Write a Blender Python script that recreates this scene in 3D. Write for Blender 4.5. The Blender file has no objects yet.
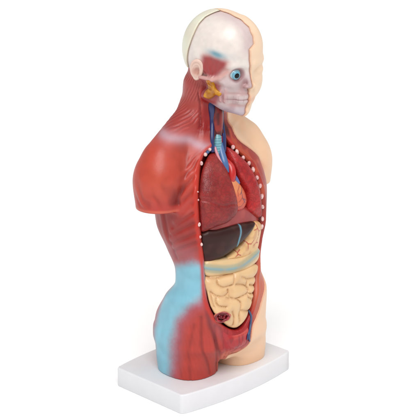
import bpy, math, time
import numpy as np
T0 = time.time()
f32 = np.float32
S = 0.001                                   # the model is laid out in millimetres

# ------------------------------------------------------------------ camera, world, lamps
sc = bpy.context.scene
COLL = sc.collection
A, E, DIST, TX, TZ = math.radians(45), math.radians(16), 1200.0, 5.4, 160.5
_d = np.array([-math.sin(A) * math.cos(E), -math.cos(A) * math.cos(E), math.sin(E)])
_r = np.array([math.cos(A), -math.sin(A), 0.0])
_u = np.cross(_r, -_d)
_c = np.array([0, 0, TZ]) + TX * _r + _d * DIST
import mathutils
cam_d = bpy.data.cameras.new('camera')
cam = bpy.data.objects.new('camera', cam_d)
COLL.objects.link(cam)
m = mathutils.Matrix.Identity(4)
for i in range(3):
    m[i][0], m[i][1], m[i][2], m[i][3] = _r[i], _u[i], _d[i], _c[i] * S
cam.matrix_world = m
cam_d.sensor_width = 36
cam_d.lens = 36 * 1200 / 420
cam_d.clip_start = 0.05
cam_d.clip_end = 400
sc.camera = cam

w = bpy.data.worlds.new('World')
sc.world = w
w.use_nodes = True
w.node_tree.nodes['Background'].inputs['Color'].default_value = (1.0, 1.0, 1.0, 1)
w.node_tree.nodes['Background'].inputs['Strength'].default_value = 0.5

def lamp(name, direction, strength, angle, col=(1, 1, 1)):
    l = bpy.data.lights.new(name, 'SUN')
    l.energy = strength
    l.angle = math.radians(angle)
    l.color = col
    o = bpy.data.objects.new(name, l)
    COLL.objects.link(o)
    o.rotation_euler = mathutils.Vector(direction).to_track_quat('Z', 'Y').to_euler()
    o.location = (0, 0, 1.5)
    return o
# the studio's two large soft boxes
lamp('key_softbox', (-0.62, -0.55, 1.0), 2.2, 38)
lamp('top_softbox', (0.5, -0.5, 1.3), 0.55, 60)

sc.view_settings.view_transform = 'Standard'
sc.view_settings.look = 'None'
sc.view_settings.exposure = 0
sc.view_settings.gamma = 1
sc.cycles.max_bounces = 6

# ------------------------------------------------------------------ distance-field toolkit
def smin(a, b, k):
    h = np.clip(.5 + .5 * (b - a) / k, 0, 1)
    return b + (a - b) * h - k * h * (1 - h)
def smax(a, b, k):
    return -smin(-a, -b, k)
def ell(P, c, s):
    s = np.array(s, f32)
    q = (P - np.array(c, f32)) / s
    k0 = np.sqrt((q * q).sum(-1))
    k1 = np.sqrt(((q / s) ** 2).sum(-1))
    return k0 * (k0 - 1) / np.maximum(k1, 1e-6)
def cap(P, a, b, r0, r1=None):
    if r1 is None:
        r1 = r0
    a = np.array(a, f32); b = np.array(b, f32); ab = b - a
    t = np.clip(((P - a) @ ab) / (ab @ ab), 0, 1)
    return np.sqrt(((P - a - t[..., None] * ab) ** 2).sum(-1)) - (r0 + (r1 - r0) * t)
def cr(keys, z):
    k = np.array(keys, float); x = k[:, 0]; out = []
    for c in range(1, k.shape[1]):
        y = k[:, c]; d = np.diff(y) / np.diff(x); mm = np.empty_like(y); mm[0] = d[0]; mm[-1] = d[-1]
        mm[1:-1] = np.where(d[:-1] * d[1:] > 0, 2 * d[:-1] * d[1:] / (d[:-1] + d[1:] + 1e-12), 0)
        zz = np.clip(z, x[0], x[-1]); i = np.clip(np.searchsorted(x, zz) - 1, 0, len(x) - 2)
        hh = (x[i + 1] - x[i]); t = (zz - x[i]) / hh
        out.append(((2*t**3-3*t*t+1)*y[i]+(t**3-2*t*t+t)*hh*mm[i]+(3*t*t-2*t**3)*y[i+1]+(t**3-t*t)*hh*mm[i+1]).astype(f32))
    return out
def smooth(e0, e1, x):
    t = np.clip((x - e0) / (e1 - e0), 0, 1)
    return t * t * (3 - 2 * t)
def segd(x, y, a, b):
    ax, ay = a; bx, by = b
    dx, dy = bx - ax, by - ay
    t = np.clip(((x - ax) * dx + (y - ay) * dy) / (dx * dx + dy * dy + 1e-9), 0, 1)
    return np.sqrt((x - ax - t * dx) ** 2 + (y - ay - t * dy) ** 2)
def polyline(x, y, pts):
    d = np.full(x.shape, 1e3, f32)
    for a, b in zip(pts[:-1], pts[1:]):
        d = np.minimum(d, segd(x, y, a, b))
    return d
def spline(pts, n=4, closed=False):
    P = np.array(pts, float); N = len(P); out = []
    rng = range(N if closed else N - 1)
    for i in rng:
        g = (lambda j: P[j % N]) if closed else (lambda j: P[min(max(j, 0), N - 1)])
        p0, p1, p2, p3 = g(i - 1), g(i), g(i + 1), g(i + 2)
        for k in range(n):
            t = k / n
            out.append(.5 * ((2*p1) + (-p0+p2)*t + (2*p0-5*p1+4*p2-p3)*t*t + (-p0+3*p1-3*p2+p3)*t**3))
    if not closed:
        out.append(P[-1])
    return [tuple(p) for p in out]
def polyd(x, y, pts):
    """signed distance to a closed outline, negative inside"""
    x = np.asarray(x, f32); y = np.asarray(y, f32)
    P = np.array(pts, f32)
    lo = P.min(0) - 30; hi = P.max(0) + 30
    d = np.full(x.shape, 40, f32)
    near = (x > lo[0]) & (x < hi[0]) & (y > lo[1]) & (y < hi[1])
    xs, ys = x[near], y[near]
    dd = np.full(xs.shape, 1e3, f32); ins = np.zeros(xs.shape, bool)
    for i in range(len(P)):
        a, b = P[i], P[(i + 1) % len(P)]
        dd = np.minimum(dd, segd(xs, ys, a, b))
        c = ((a[1] > ys) != (b[1] > ys))
        xc = (b[0] - a[0]) * (ys - a[1]) / (b[1] - a[1] + 1e-9) + a[0]
        ins ^= c & (xs < xc)
    d[near] = np.where(ins, -dd, dd)
    return d
_rs = np.random.RandomState(5)
_G = _rs.rand(32, 32, 32).astype(f32)
def noise(P, sc_, seed=0):
    q = P * f32(1.0 / sc_) + f32(seed * 7.31) + f32(100)
    i = np.floor(q).astype(np.int32); t = (q - i).astype(f32); t = t * t * (3 - 2 * t)
    r = 0
    for a in (0, 1):
        for b in (0, 1):
            for c in (0, 1):
                wgt = (t[..., 0] if a else 1 - t[..., 0]) * (t[..., 1] if b else 1 - t[..., 1]) * (t[..., 2] if c else 1 - t[..., 2])
                r = r + wgt * _G[(i[..., 0] + a) % 32, (i[..., 1] + b) % 32, (i[..., 2] + c) % 32]
    return r

def surface_nets(f, lo, hi, h):
    """mesh the zero level of f; only cells near the surface are sampled finely"""
    lo = np.array(lo, float); hi = np.array(hi, float)
    B = 6
    n = (np.ceil((hi - lo) / (h * B)).astype(int)) * B
    nb = n // B
    cx = [lo[i] + (np.arange(nb[i]) + .5) * B * h for i in range(3)]
    G = np.stack(np.meshgrid(*cx, indexing='ij'), -1).astype(f32)
    fc = f(G.reshape(-1, 3)).reshape(nb)
    act = np.abs(fc) < B * h * 0.87 * 1.7 + 1.5
    V = np.repeat(np.repeat(np.repeat(np.where(fc > 0, 9, -9).astype(f32), B, 0), B, 1), B, 2)
    ab = np.argwhere(act)
    o = np.stack(np.meshgrid(*[np.arange(B)] * 3, indexing='ij'), -1).reshape(-1, 3)
    for k in range(0, len(ab), 2000):
        idx = (ab[k:k + 2000, None, :] * B + o[None]).reshape(-1, 3)
        P = (lo + idx * h).astype(f32)
        V[idx[:, 0], idx[:, 1], idx[:, 2]] = f(P)
    V[0] = V[-1] = 9; V[:, 0] = V[:, -1] = 9; V[:, :, 0] = V[:, :, -1] = 9
    s = V < 0
    cnt = np.zeros(np.array(V.shape) - 1, np.int8)
    for a in (0, 1):
        for b in (0, 1):
            for c in (0, 1):
                cnt += s[a:cnt.shape[0] + a, b:cnt.shape[1] + b, c:cnt.shape[2] + c]
    cells = np.argwhere((cnt > 0) & (cnt < 8))
    vid = np.full(cnt.shape, -1, np.int32)
    vid[cells[:, 0], cells[:, 1], cells[:, 2]] = np.arange(len(cells))
    acc = np.zeros((len(cells), 3)); num = np.zeros(len(cells))
    corners = [(a, b, c) for a in (0, 1) for b in (0, 1) for c in (0, 1)]
    vals = {c: V[cells[:, 0] + c[0], cells[:, 1] + c[1], cells[:, 2] + c[2]] for c in corners}
    for a in corners:
        for ax in range(3):
            if a[ax] == 0:
                b = list(a); b[ax] = 1; b = tuple(b)
                va, vb = vals[a], vals[b]
                x = (va < 0) != (vb < 0)
                t = np.where(x, va / (va - vb + 1e-12), 0)
                p = np.tile(np.array(a, float), (len(cells), 1)); p[:, ax] += t
                acc[x] += p[x]; num[x] += 1
    verts = lo + (cells + acc / num[:, None]) * h
    faces = []
    for ax in range(3):
        o1, o2 = [(1, 2), (2, 0), (0, 1)][ax]
        sl0 = [slice(None)] * 3; sl1 = [slice(None)] * 3
        sl0[ax] = slice(0, -1); sl1[ax] = slice(1, None)
        a, b = s[tuple(sl0)], s[tuple(sl1)]
        e = np.argwhere(a != b)
        ok = (e[:, o1] > 0) & (e[:, o2] > 0) & (e[:, o1] < vid.shape[o1]) & (e[:, o2] < vid.shape[o2])
        e = e[ok]
        fl = a[e[:, 0], e[:, 1], e[:, 2]]
        def v(d1, d2):
            q = e.copy(); q[:, o1] -= d1; q[:, o2] -= d2
            return vid[q[:, 0], q[:, 1], q[:, 2]]
        q = np.stack([v(1, 1), v(0, 1), v(0, 0), v(1, 0)], 1)
        q[~fl] = q[~fl][:, ::-1]
        faces.append(q)
    faces = np.concatenate(faces)
    faces = faces[(faces >= 0).all(1)]
    return verts, faces

def to_mesh(name, verts, faces, mat, parent, colours=None, location=(0, 0, 0)):
    me = bpy.data.meshes.new(name)
    nv, nf = len(verts), len(faces)
    me.vertices.add(nv)
    me.vertices.foreach_set('co', (np.asarray(verts, float) * S).astype(f32).ravel())
    me.loops.add(nf * faces.shape[1])
    me.loops.foreach_set('vertex_index', faces.astype(np.int32).ravel())
    me.polygons.add(nf)
    me.polygons.foreach_set('loop_start', (np.arange(nf) * faces.shape[1]).astype(np.int32))
    me.update(calc_edges=True)
    me.validate()
    me.polygons.foreach_set('use_smooth', np.ones(len(me.polygons), bool))
    if colours is not None:
        at = me.color_attributes.new('paint', 'FLOAT_COLOR', 'POINT')
        c = np.ones((nv, 4), f32); c[:, :3] = colours
        at.data.foreach_set('color', c.ravel())
    me.materials.append(mat)
    o = bpy.data.objects.new(name, me)
    COLL.objects.link(o)
    o.parent = parent
    return o
def sdf_part(name, f, lo, hi, h, mat, parent, colour=None):
    v, q = surface_nets(f, lo, hi, h)
    c = None if colour is None else colour(v.astype(f32))
    o = to_mesh(name, v, q, mat, parent, c)
    print('%-18s %7d verts  %.1fs' % (name, len(v), time.time() - T0))
    return o

# ------------------------------------------------------------------ colours and materials
def rgb(r, g, b):
    c = np.array([r, g, b], float) / 255
    return (np.where(c <= .04045, c / 12.92, ((c + .055) / 1.055) ** 2.4)).astype(f32)
def mix(a, b, t):
    t = t[..., None]
    return a * (1 - t) + b * t
def base_col(V, c):
    return np.tile(c, (len(V), 1)).astype(f32)

def material(name, colour=None, rough=.38, bumps=(), coat=0.0, var=.06, vscale=60, spec=.5, sss=0.0, net=0):
    """painted vinyl: colour (or the part's own paint attribute), slightly uneven, with layered relief"""
    mt = bpy.data.materials.new(name)
    mt.use_nodes = True
    nt = mt.node_tree; N = nt.nodes; L = nt.links
    b = N['Principled BSDF']
    tc = N.new('ShaderNodeTexCoord')
    if colour is None:
        a = N.new('ShaderNodeAttribute'); a.attribute_name = 'paint'; csock = a.outputs['Color']
    else:
        r = N.new('ShaderNodeRGB'); r.outputs[0].default_value = (*[float(x) for x in colour], 1); csock = r.outputs[0]
    nz = N.new('ShaderNodeTexNoise'); nz.inputs['Scale'].default_value = vscale; nz.inputs['Detail'].default_value = 6
    L.new(tc.outputs['Object'], nz.inputs['Vector'])
    mr = N.new('ShaderNodeMapRange'); mr.inputs['From Min'].default_value = .3; mr.inputs['From Max'].default_value = .7
    al = .86 if colour is None else 1
    mr.inputs['To Min'].default_value = al * (1 - var); mr.inputs['To Max'].default_value = al * (1 + var)
    L.new(nz.outputs['Fac'], mr.inputs['Value'])
    mul = N.new('ShaderNodeVectorMath'); mul.operation = 'SCALE'
    gm = N.new('ShaderNodeGamma'); gm.inputs['Gamma'].default_value = 1.18 if colour is None else 1
    L.new(csock, gm.inputs['Color']); csock = gm.outputs['Color']
    L.new(csock, mul.inputs[0]); L.new(mr.outputs['Result'], mul.inputs['Scale'])
    last = mul.outputs[0]
    if net:                                   # painted net of fine dark lines between lobules
        vn = N.new('ShaderNodeTexVoronoi'); vn.feature = 'DISTANCE_TO_EDGE'; vn.inputs['Scale'].default_value = net
        wn0 = N.new('ShaderNodeTexNoise'); wn0.inputs['Scale'].default_value = net * .6
        L.new(tc.outputs['Object'], wn0.inputs['Vector'])
        mx0 = N.new('ShaderNodeMix'); mx0.data_type = 'VECTOR'; mx0.inputs['Factor'].default_value = .012
        L.new(tc.outputs['Object'], mx0.inputs[4]); L.new(wn0.outputs['Color'], mx0.inputs[5])
        L.new(mx0.outputs[1], vn.inputs['Vector'])
        mr0 = N.new('ShaderNodeMapRange'); mr0.inputs['From Max'].default_value = .2
        mr0.inputs['To Min'].default_value = .8; mr0.inputs['To Max'].default_value = 1.06
        L.new(vn.outputs['Distance'], mr0.inputs['Value'])
        m0 = N.new('ShaderNodeVectorMath'); m0.operation = 'SCALE'
        L.new(last, m0.inputs[0]); L.new(mr0.outputs['Result'], m0.inputs['Scale']); last = m0.outputs[0]
    L.new(last, b.inputs['Base Color'])
    b.inputs['Roughness'].default_value = rough
    b.inputs['Specular IOR Level'].default_value = spec
    b.inputs['Coat Weight'].default_value = coat
    b.inputs['Coat Roughness'].default_value = .25
    if sss:
        b.inputs['Subsurface Weight'].default_value = sss
        b.inputs['Subsurface Scale'].default_value = .003
        b.inputs['Subsurface Radius'].default_value = (1, .5, .35)
    r2 = N.new('ShaderNodeMapRange')
    r2.inputs['To Min'].default_value = rough - .07; r2.inputs['To Max'].default_value = rough + .1
    L.new(nz.outputs['Fac'], r2.inputs['Value']); L.new(r2.outputs['Result'], b.inputs['Roughness'])
    prev = None
    for kind, scale, strength, dist in bumps:
        if kind == 'voronoi':
            t = N.new('ShaderNodeTexVoronoi'); t.feature = 'DISTANCE_TO_EDGE'; t.inputs['Scale'].default_value = scale
            wn = N.new('ShaderNodeTexNoise'); wn.inputs['Scale'].default_value = scale * .6
            L.new(tc.outputs['Object'], wn.inputs['Vector'])
            mx = N.new('ShaderNodeMix'); mx.data_type = 'VECTOR'; mx.inputs['Factor'].default_value = .012
            L.new(tc.outputs['Object'], mx.inputs[4]); L.new(wn.outputs['Color'], mx.inputs[5])
            L.new(mx.outputs[1], t.inputs['Vector'])
            cl = N.new('ShaderNodeMapRange'); cl.inputs['From Max'].default_value = .12
            L.new(t.outputs['Distance'], cl.inputs['Value']); out = cl.outputs['Result']
        else:
            t = N.new('ShaderNodeTexNoise'); t.inputs['Scale'].default_value = scale; t.inputs['Detail'].default_value = 4
            L.new(tc.outputs['Object'], t.inputs['Vector']); out = t.outputs['Fac']
        bp = N.new('ShaderNodeBump'); bp.inputs['Strength'].default_value = strength; bp.inputs['Distance'].default_value = dist
        L.new(out, bp.inputs['Height'])
        if prev is not None:
            L.new(prev, bp.inputs['Normal'])
        prev = bp.outputs['Normal']
    if prev is not None:
        L.new(prev, b.inputs['Normal'])
    return mt

M = {}
M['paint'] = material('painted vinyl', None, .38, [('noise', 260, .22, .0006), ('noise', 90, .12, .001)], coat=.04, spec=.4)
M['skin'] = material('skin coloured vinyl', None, .42, [('noise', 300, .12, .0005)], var=.025, sss=.15)
M['bone'] = material('bone paint', None, .34, [('noise', 240, .15, .0005)], coat=.15, var=.03, sss=.1)
M['lung'] = material('lung paint', None, .38, [('voronoi', 210, .22, .0006), ('noise', 300, .12, .0004)], coat=.05, spec=.4, var=.07, net=210)
M['organ'] = material('organ paint', None, .34, [('noise', 220, .2, .0006)], coat=.2, var=.05)
M['liver'] = material('dark liver paint', None, .36, [('noise', 120, .15, .0007)], coat=0, var=.12, spec=.28)
M['base'] = material('white plastic', (.70, .695, .71), .5, [('noise', 420, .3, .0005)], var=.015)
M['sweep'] = material('white studio sweep', (.97, .97, .97), .9, [], var=0, spec=.1)
M['vein'] = material('blue vessel paint', None, .28, [('noise', 300, .2, .0004)], coat=.3)
M['pupil'] = material('black enamel', (.004, .004, .005), .12, [], coat=0, var=0, spec=.25)
M['gloss'] = material('glossy enamel', None, .15, [], coat=.5, var=.02)

# ------------------------------------------------------------------ body form
TORSO=[(14,-8,50,32,2.3),(22,-8,54,38,2.4),(35,-7,58,48,2.5),(55,-9,58,46,2.5),(78,-16,56,39,2.5),(96,-20,49,31,2.4),(108,-19,48,31,2.4),
 (130,-14,52,37,2.4),(154,-10,58,45,2.4),(185,-8,60,46,2.4),(210,-5,57,40,2.3),(230,-3,44,30,2.2),(246,-3,30,24,2.1)]
RLEG=[(-3,-6,27,30,2.4),(20,-5,28,33,2.3),(45,-5,28,36,2.2)]
LLEG=[(-3,-13,27,29,2.6),(18,-13,28.2,31,2.5),(36,-11,26,31,2.4)]
def loft(P, keys, cx=0):
    x, y, z = P[..., 0], P[..., 1], P[..., 2]
    cy, a, b, n = cr(keys, z)
    X = np.abs(x - cx); Y = np.abs(y - cy)
    r = ((X / a) ** n + (Y / b) ** n + 1e-9) ** (1 / n)
    f = (1 - 1 / np.maximum(r, .05)) * np.sqrt(X * X + Y * Y + 1e-6)
    f = np.where(r < .3, -.7 * np.minimum(a, b), f)
    return smax(f, np.maximum(keys[0][0] - z, z - keys[-1][0]), 4)
def torso(P):
    f = loft(P, TORSO)
    f = smin(f, loft(P, RLEG, -30), 5)
    f = smin(f, loft(P, LLEG, 31), 10)
    f = smin(f, cap(P, (0, 0, 235), (1, 0, 286), 24, 21.5), 12)
    z = P[..., 2]
    for s in (-1, 1):
        f = smin(f, cap(P, (0, 5, 262), (s * 56, 1, 224 + (2 if s > 0 else 0)), 18, 18), 8)
        a = smin(ell(P, (s * 59, 0, 202), (26, 26, 34)), cap(P, (s * 60, 0, 200), (s * 64, -1, 150), 23, 22), 8)
        a = smax(a, (175 if s < 0 else 179) - z, 2)
        f = smin(f, a, 5)
    f = smin(f, ell(P, (-2, -41, 39), (23, 17.5, 17)), 5)      # pubic bowl stands proud of the thighs
    return smax(f, -z, 1)
def SZ(P):
    """unrolled body coordinates: arc round the trunk (0 = front middle, + = body's left) and height"""
    return 50 * np.arctan2(P[..., 0], -(P[..., 1] + 12)), P[..., 2]
def surf(s, z, o=0.0):
    th = s / 50.0; dx, dy = math.sin(th), -math.cos(th)
    t = np.arange(0, 110, .25)
    P = np.stack([t * dx, -12 + t * dy, np.full_like(t, z)], -1).astype(f32)
    v = torso(P)
    i = np.nonzero(v < 0)[0]
    r = t[i[-1]] if len(i) else 20
    # first exit from the centre
    j = np.nonzero(v > 0)[0]
    if len(j): r = t[j[0]]
    return np.array([(r + o) * dx, -12 + (r + o) * dy, z])

CAV = spline([(-41.5,233),(-50,230),(-54.5,222.8),(-53.6,206),(-52.4,183),(-50.8,158.5),(-48.4,124.7),(-47.5,106),(-45.1,86.8),(-37.5,68.4),(-25.8,56),(-12.3,49.8),
  (1,52),(12,62),(21.8,79),(33,95.5),(41,108),(42,120),(41,134),(38,148),(37,165),(35,181),(33,194),(35,207),(32,218.3),(23.7,226),(12,233),(-4,241),(-18,246),(-32,243)], 3, True)
def cavity(P):
    s, z = SZ(P)
    return polyd(s, z, CAV)

# ------------------------------------------------------------------ head form
def rot(ya, pi_, ro):
    c, s = math.cos(pi_), math.sin(pi_); Rx = np.array([[1, 0, 0], [0, c, -s], [0, s, c]])
    c, s = math.cos(ro), math.sin(ro); Ry = np.array([[c, 0, s], [0, 1, 0], [-s, 0, c]])
    c, s = math.cos(ya), math.sin(ya); Rz = np.array([[c, -s, 0], [s, c, 0], [0, 0, 1]])
    return Rz @ Rx @ Ry
HR = rot(math.radians(0), math.radians(9), math.radians(-3.4)).astype(f32)
HC = np.array([2.6, -23.0, 309.5], f32)
def HL(P):
    return (P - HC) @ HR            # world -> head local
def HW(q):
    return np.asarray(q, f32) @ HR.T + HC
def head(P):
    q = HL(P)
    x = q[..., 0]; ax = np.abs(x)
    qa = q.copy(); qa[..., 0] = ax
    f = ell(q, (0, 5, 13), (32.5, 40, 38.5))
    f = smin(f, ell(q, (0, -12, 22), (25, 22, 24)), 10)
    f = smin(f, ell(q, (0, -14, -13), (23, 20, 31)), 10)
    f = smin(f, cap(qa, (20.5, 0, -27), (6.5, -24, -35), 6, 6), 7)
    f = smin(f, ell(q, (-.5, -29.5, -37.5), (7.5, 6.3, 6)), 5)
    f = smin(f, cap(qa, (4, -33, 9), (20, -26, 9), 3.5), 5)
    f = smin(f, cap(qa, (15, -27, -8), (27, -12, -7), 5, 3), 6)
    f = smax(f, -ell(qa, (13.5, -38, .5), (7, 8, 6)), 4)
    f = smin(f, cap(q, (-1.5, -32, 6), (-1.2, -37.6, -10.5), 2.2, 3.1), 3.5)
    f = smin(f, ell(qa, (3.8, -35, -11.8), (3, 4, 2.6)), 2)
    f = smin(f, ell(q, (0, -31, -24), (11, 6, 9)), 5)
    return f
def face_features(P, f):
    """skin side: eyelids, lips"""
    q = HL(P); qa = q.copy(); qa[..., 0] = np.abs(q[..., 0])
    f = smin(f, ell(qa, (13.5, -28.5, .5), (8, 5, 5.5)), 2)
    f = smin(f, ell(q, (15, -20, -14), (12, 12, 16)), 5)
    f = smin(f, cap(qa, (0, -36.6, -22.5), (8, -33, -24), 2.0, 1), 1.5)
    f = smin(f, cap(qa, (0, -36.2, -28), (7, -33, -26.5), 2.2, 1), 1.5)
    return f
def split(q):
    """where, left of the head's middle, the skin side begins: steps back over the crown"""
    z = q[..., 2]; y = q[..., 1]
    wv = .45 * np.sin(z * .55 + y * .35) * smooth(24, 32, z)
    base = np.interp(z, [-50, -38, -30, -20, -10, 0, 10, 24.5, 28.5, 42, 47, 52], [-1.5, -1.5, .2, .4, .3, -.3, -2.4, -3.8, 2.8, 3.6, 1.5, -3]).astype(f32)
    return base + wv + .3 * np.sin(z * 1.1) * smooth(-17, -20, z)
SCALP = None
def scalp_edge(q):
    """>0 behind the scalp edge on the skull side"""
    y, z = q[..., 1], q[..., 2]
    return y - np.interp(z, [-20, 1, 12, 21, 30, 39, 45, 48, 50.4, 53], [23, 20.7, 18.3, 16, 14.6, 14.3, 12.7, 10, 7.5, 3]).astype(f32)

# ------------------------------------------------------------------ the one thing
model = bpy.data.objects.new('anatomical_torso_model', None)
COLL.objects.link(model)
model.location = (0, 0, -0.020)
model['label'] = 'painted anatomical torso model on a white base, half muscle and half skin, chest open'
model['category'] = 'anatomy model'
PARENT_SHIFT = mathutils.Matrix.Translation((0, 0, 0.020))
def settle(o, kids=False):
    o.matrix_parent_inverse = PARENT_SHIFT if o.parent is model else mathutils.Matrix.Identity(4)
    return o

# ---- paint helpers shared by the shell
RED = rgb(192, 74, 62); DARK = rgb(118, 28, 28); ORANGE = rgb(204, 92, 70); PINK = rgb(196, 104, 98)
BLUE = rgb(148, 200, 216); SKIN = rgb(248, 212, 180); LAV = rgb(205, 182, 192)
BLUEP = [(-46,122),(-47,105),(-49,90),(-59,82),(-72,66),(-79,42),(-84,-6),(-108,-6),(-103,28),(-101,62),(-98,85),(-92,100),(-84,114),(-60,124)]
CLAVP = [(-106,251),(-89,246.5),(-77.5,242.5),(-67,237.2),(-48,232)]
LEFTB = spline([(60,285),(48,262),(40,250),(35,243),(41,234),(53,225),(60,214),(64,203),(64,192),(64,178),(70,166),(74,152),(72,138),(62,118),(58,100),(50,88),(34,74),(24,58),(15,48),(10,40),(8,32),(5,26),(-1,23),
                (-8,22),(-15,22.5),(-18.5,18),(-19,4),(-19,-8),(-4,-8)], 3)
LEFTPOLY = LEFTB + [(200,-8),(200,285)]
def muscle_relief(P):
    """raised fibres and grooves of the muscle side, mm outward"""
    s, z = SZ(P)
    r = np.zeros(s.shape, f32)
    n = noise(P, 9, 1)
    # deltoid fibres converge towards the arm end
    ang = np.arctan2(s + 66, 30 + (z - 176)) * 57.3            # fibres fan out from the arm's inner lower corner
    dl = smooth(-62, -68, s) * smooth(177, 184, z) * smooth(222, 190, z) * smooth(-94, -84, s)
    r += dl * .5 * np.sin(ang * .75 + 4 * n) * smooth(.25, .55, noise(P, 12, 41))
    ch = smooth(-69, -64, s) * smooth(-52, -56, s) * smooth(160, 176, z) * smooth(232, 222, z)
    r += ch * .5 * np.sin((z * .5 - s * .75) + 3 * n)
    # groove between deltoid and chest
    g = polyline(s, z, spline([(-76, 241), (-73, 232), (-67.5, 219), (-65.5, 208), (-66.5, 197), (-69, 184)], 3))
    r -= (.6 + .6 * smooth(212, 196, z)) * np.exp(-(g / 2.2) ** 2)
    # serratus and ribs below the arm
    for k, (a, b) in enumerate([((-58,180),(-72,164)),((-56,171),(-78,153)),((-55,160),(-80,144)),((-54,150),(-80,136)),((-53,142),(-76,130))]):
        d = segd(s, z, a, b)
        r += (1.3 if k < 4 else .8) * np.exp(-(d / 3.0) ** 2)
    for k, (a, b) in enumerate([((-57,175),(-75,158)),((-55.5,165),(-79,149)),((-54.5,155),(-80,140)),((-53,146),(-78,133))]):
        d = segd(s, z, a, b)
        r -= .9 * np.exp(-(d / 1.8) ** 2)
    # edge of the back muscle
    d = polyline(s, z, [(-86, 176), (-84, 160), (-82, 140), (-78, 125)])
    r -= .9 * np.exp(-(d / 1.6) ** 2) * smooth(174, 171, z)
    r += .7 * np.exp(-((polyline(s, z, [(-90, 176), (-88, 160), (-86, 140)])) / 3) ** 2) * smooth(174, 171, z)
    # thigh grooves
    for pts, am, wd in [([(-46,84),(-42,60),(-34,34),(-28,16)], 1.3, 1.8), ([(-50,70),(-50,40),(-44,4)], .8, 1.6), ([(-44,96),(-40,70),(-30,52),(-20,36)], .9, 1.6),
                        ([(-56,62),(-62,30),(-62,2)], .45, 1.6), ([(-38,60),(-36,30),(-33,2)], .9, 1.5), ([(-30,48),(-25,30),(-24,10)], .8, 1.5), ([(-68,60),(-72,30),(-70,4)], .3, 2)]:
        r -= am * np.exp(-(polyline(s, z, pts) / wd) ** 2)
    th = smooth(100, 80, z) * smooth(-76, -68, s)
    r += th * .07 * np.sin(s * 1.7 + z * .25 + 5 * n)
    # neck fibres
    nk = smooth(244, 254, z) * smooth(-68, -76, s)
    r += nk * .26 * np.sin((.8 * s - .55 * z) * 1.25 + 3.5 * n) * smooth(.25, .5, noise(P, 10, 42))
    sk = polyline(s, z, spline([(-74, 284), (-68, 268), (-62, 252), (-55, 238)], 3))
    r += .9 * np.exp(-(sk / 4.0) ** 2) * smooth(236, 246, z)
    r -= .9 * np.exp(-(polyline(s, z, spline([(-84, 282), (-77, 266), (-70, 252)], 3)) / 1.8) ** 2)
    r += .1 * np.sin(s * 1.2 + 2 * n) * smooth(238, 248, z) * smooth(-72, -66, s) * smooth(-46, -52, s)
    return r
def torso_muscled(P):
    f = torso(P)
    up = P[..., 2] > 262
    if up.any():
        g = head(P[up]) + 1.2
        y = HL(P[up])[..., 1]
        g = smax(g, -2 - y, 4)
        f[up] = smin(f[up], g, 8)
    s, z = SZ(P)
    pd = polyd(s, z, CAV)
    lip = np.exp(-((pd - 2.2) / 1.9) ** 2) * smooth(40, 70, z) * smooth(240, 228, z)
    f = f - muscle_relief(P) * smooth(0, -4, s + 8) - 1.3 * lip
    # long groin ridge round the pelvic bowl
    return f
def shell(P):
    f = torso_muscled(P)
    s, z = SZ(P)
    pd = polyd(s, z, CAV)
    deep = torso(P) + 17
    return smax(f, -smax(pd, -deep, 2), 1.6)
SK_OFF = 1.2
def left_side(P):
    s, z = SZ(P)
    d = polyd(s, z, LEFTPOLY)
    far = (s > 100) | (z > 284) | (z < -7)
    d = np.where(d > 39, np.where(s > 80, -20, 20), d)
    d = np.where(s < -120, -P[..., 0] , d)
    d = np.where(s > 120, -P[..., 0], d)
    return np.minimum(d, 30)
def headcut(P):
    q = HL(P)
    # plane under the head where neck paint begins
    return q[..., 2]
def muscle_half(P):
    q = HL(P)
    f = smax(shell(P), -left_side(P) , .6)
    return f
def skin_half(P):
    f = torso(P) - 0.6
    s, z = SZ(P)
    pd = polyd(s, z, CAV)
    f = smax(f, -smax(pd - 3, -(torso(P) + 17), 2), 1.5)
    f = smax(f, left_side(P) + .05, .8)
    # navel-side soft shading form
    return f

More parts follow.
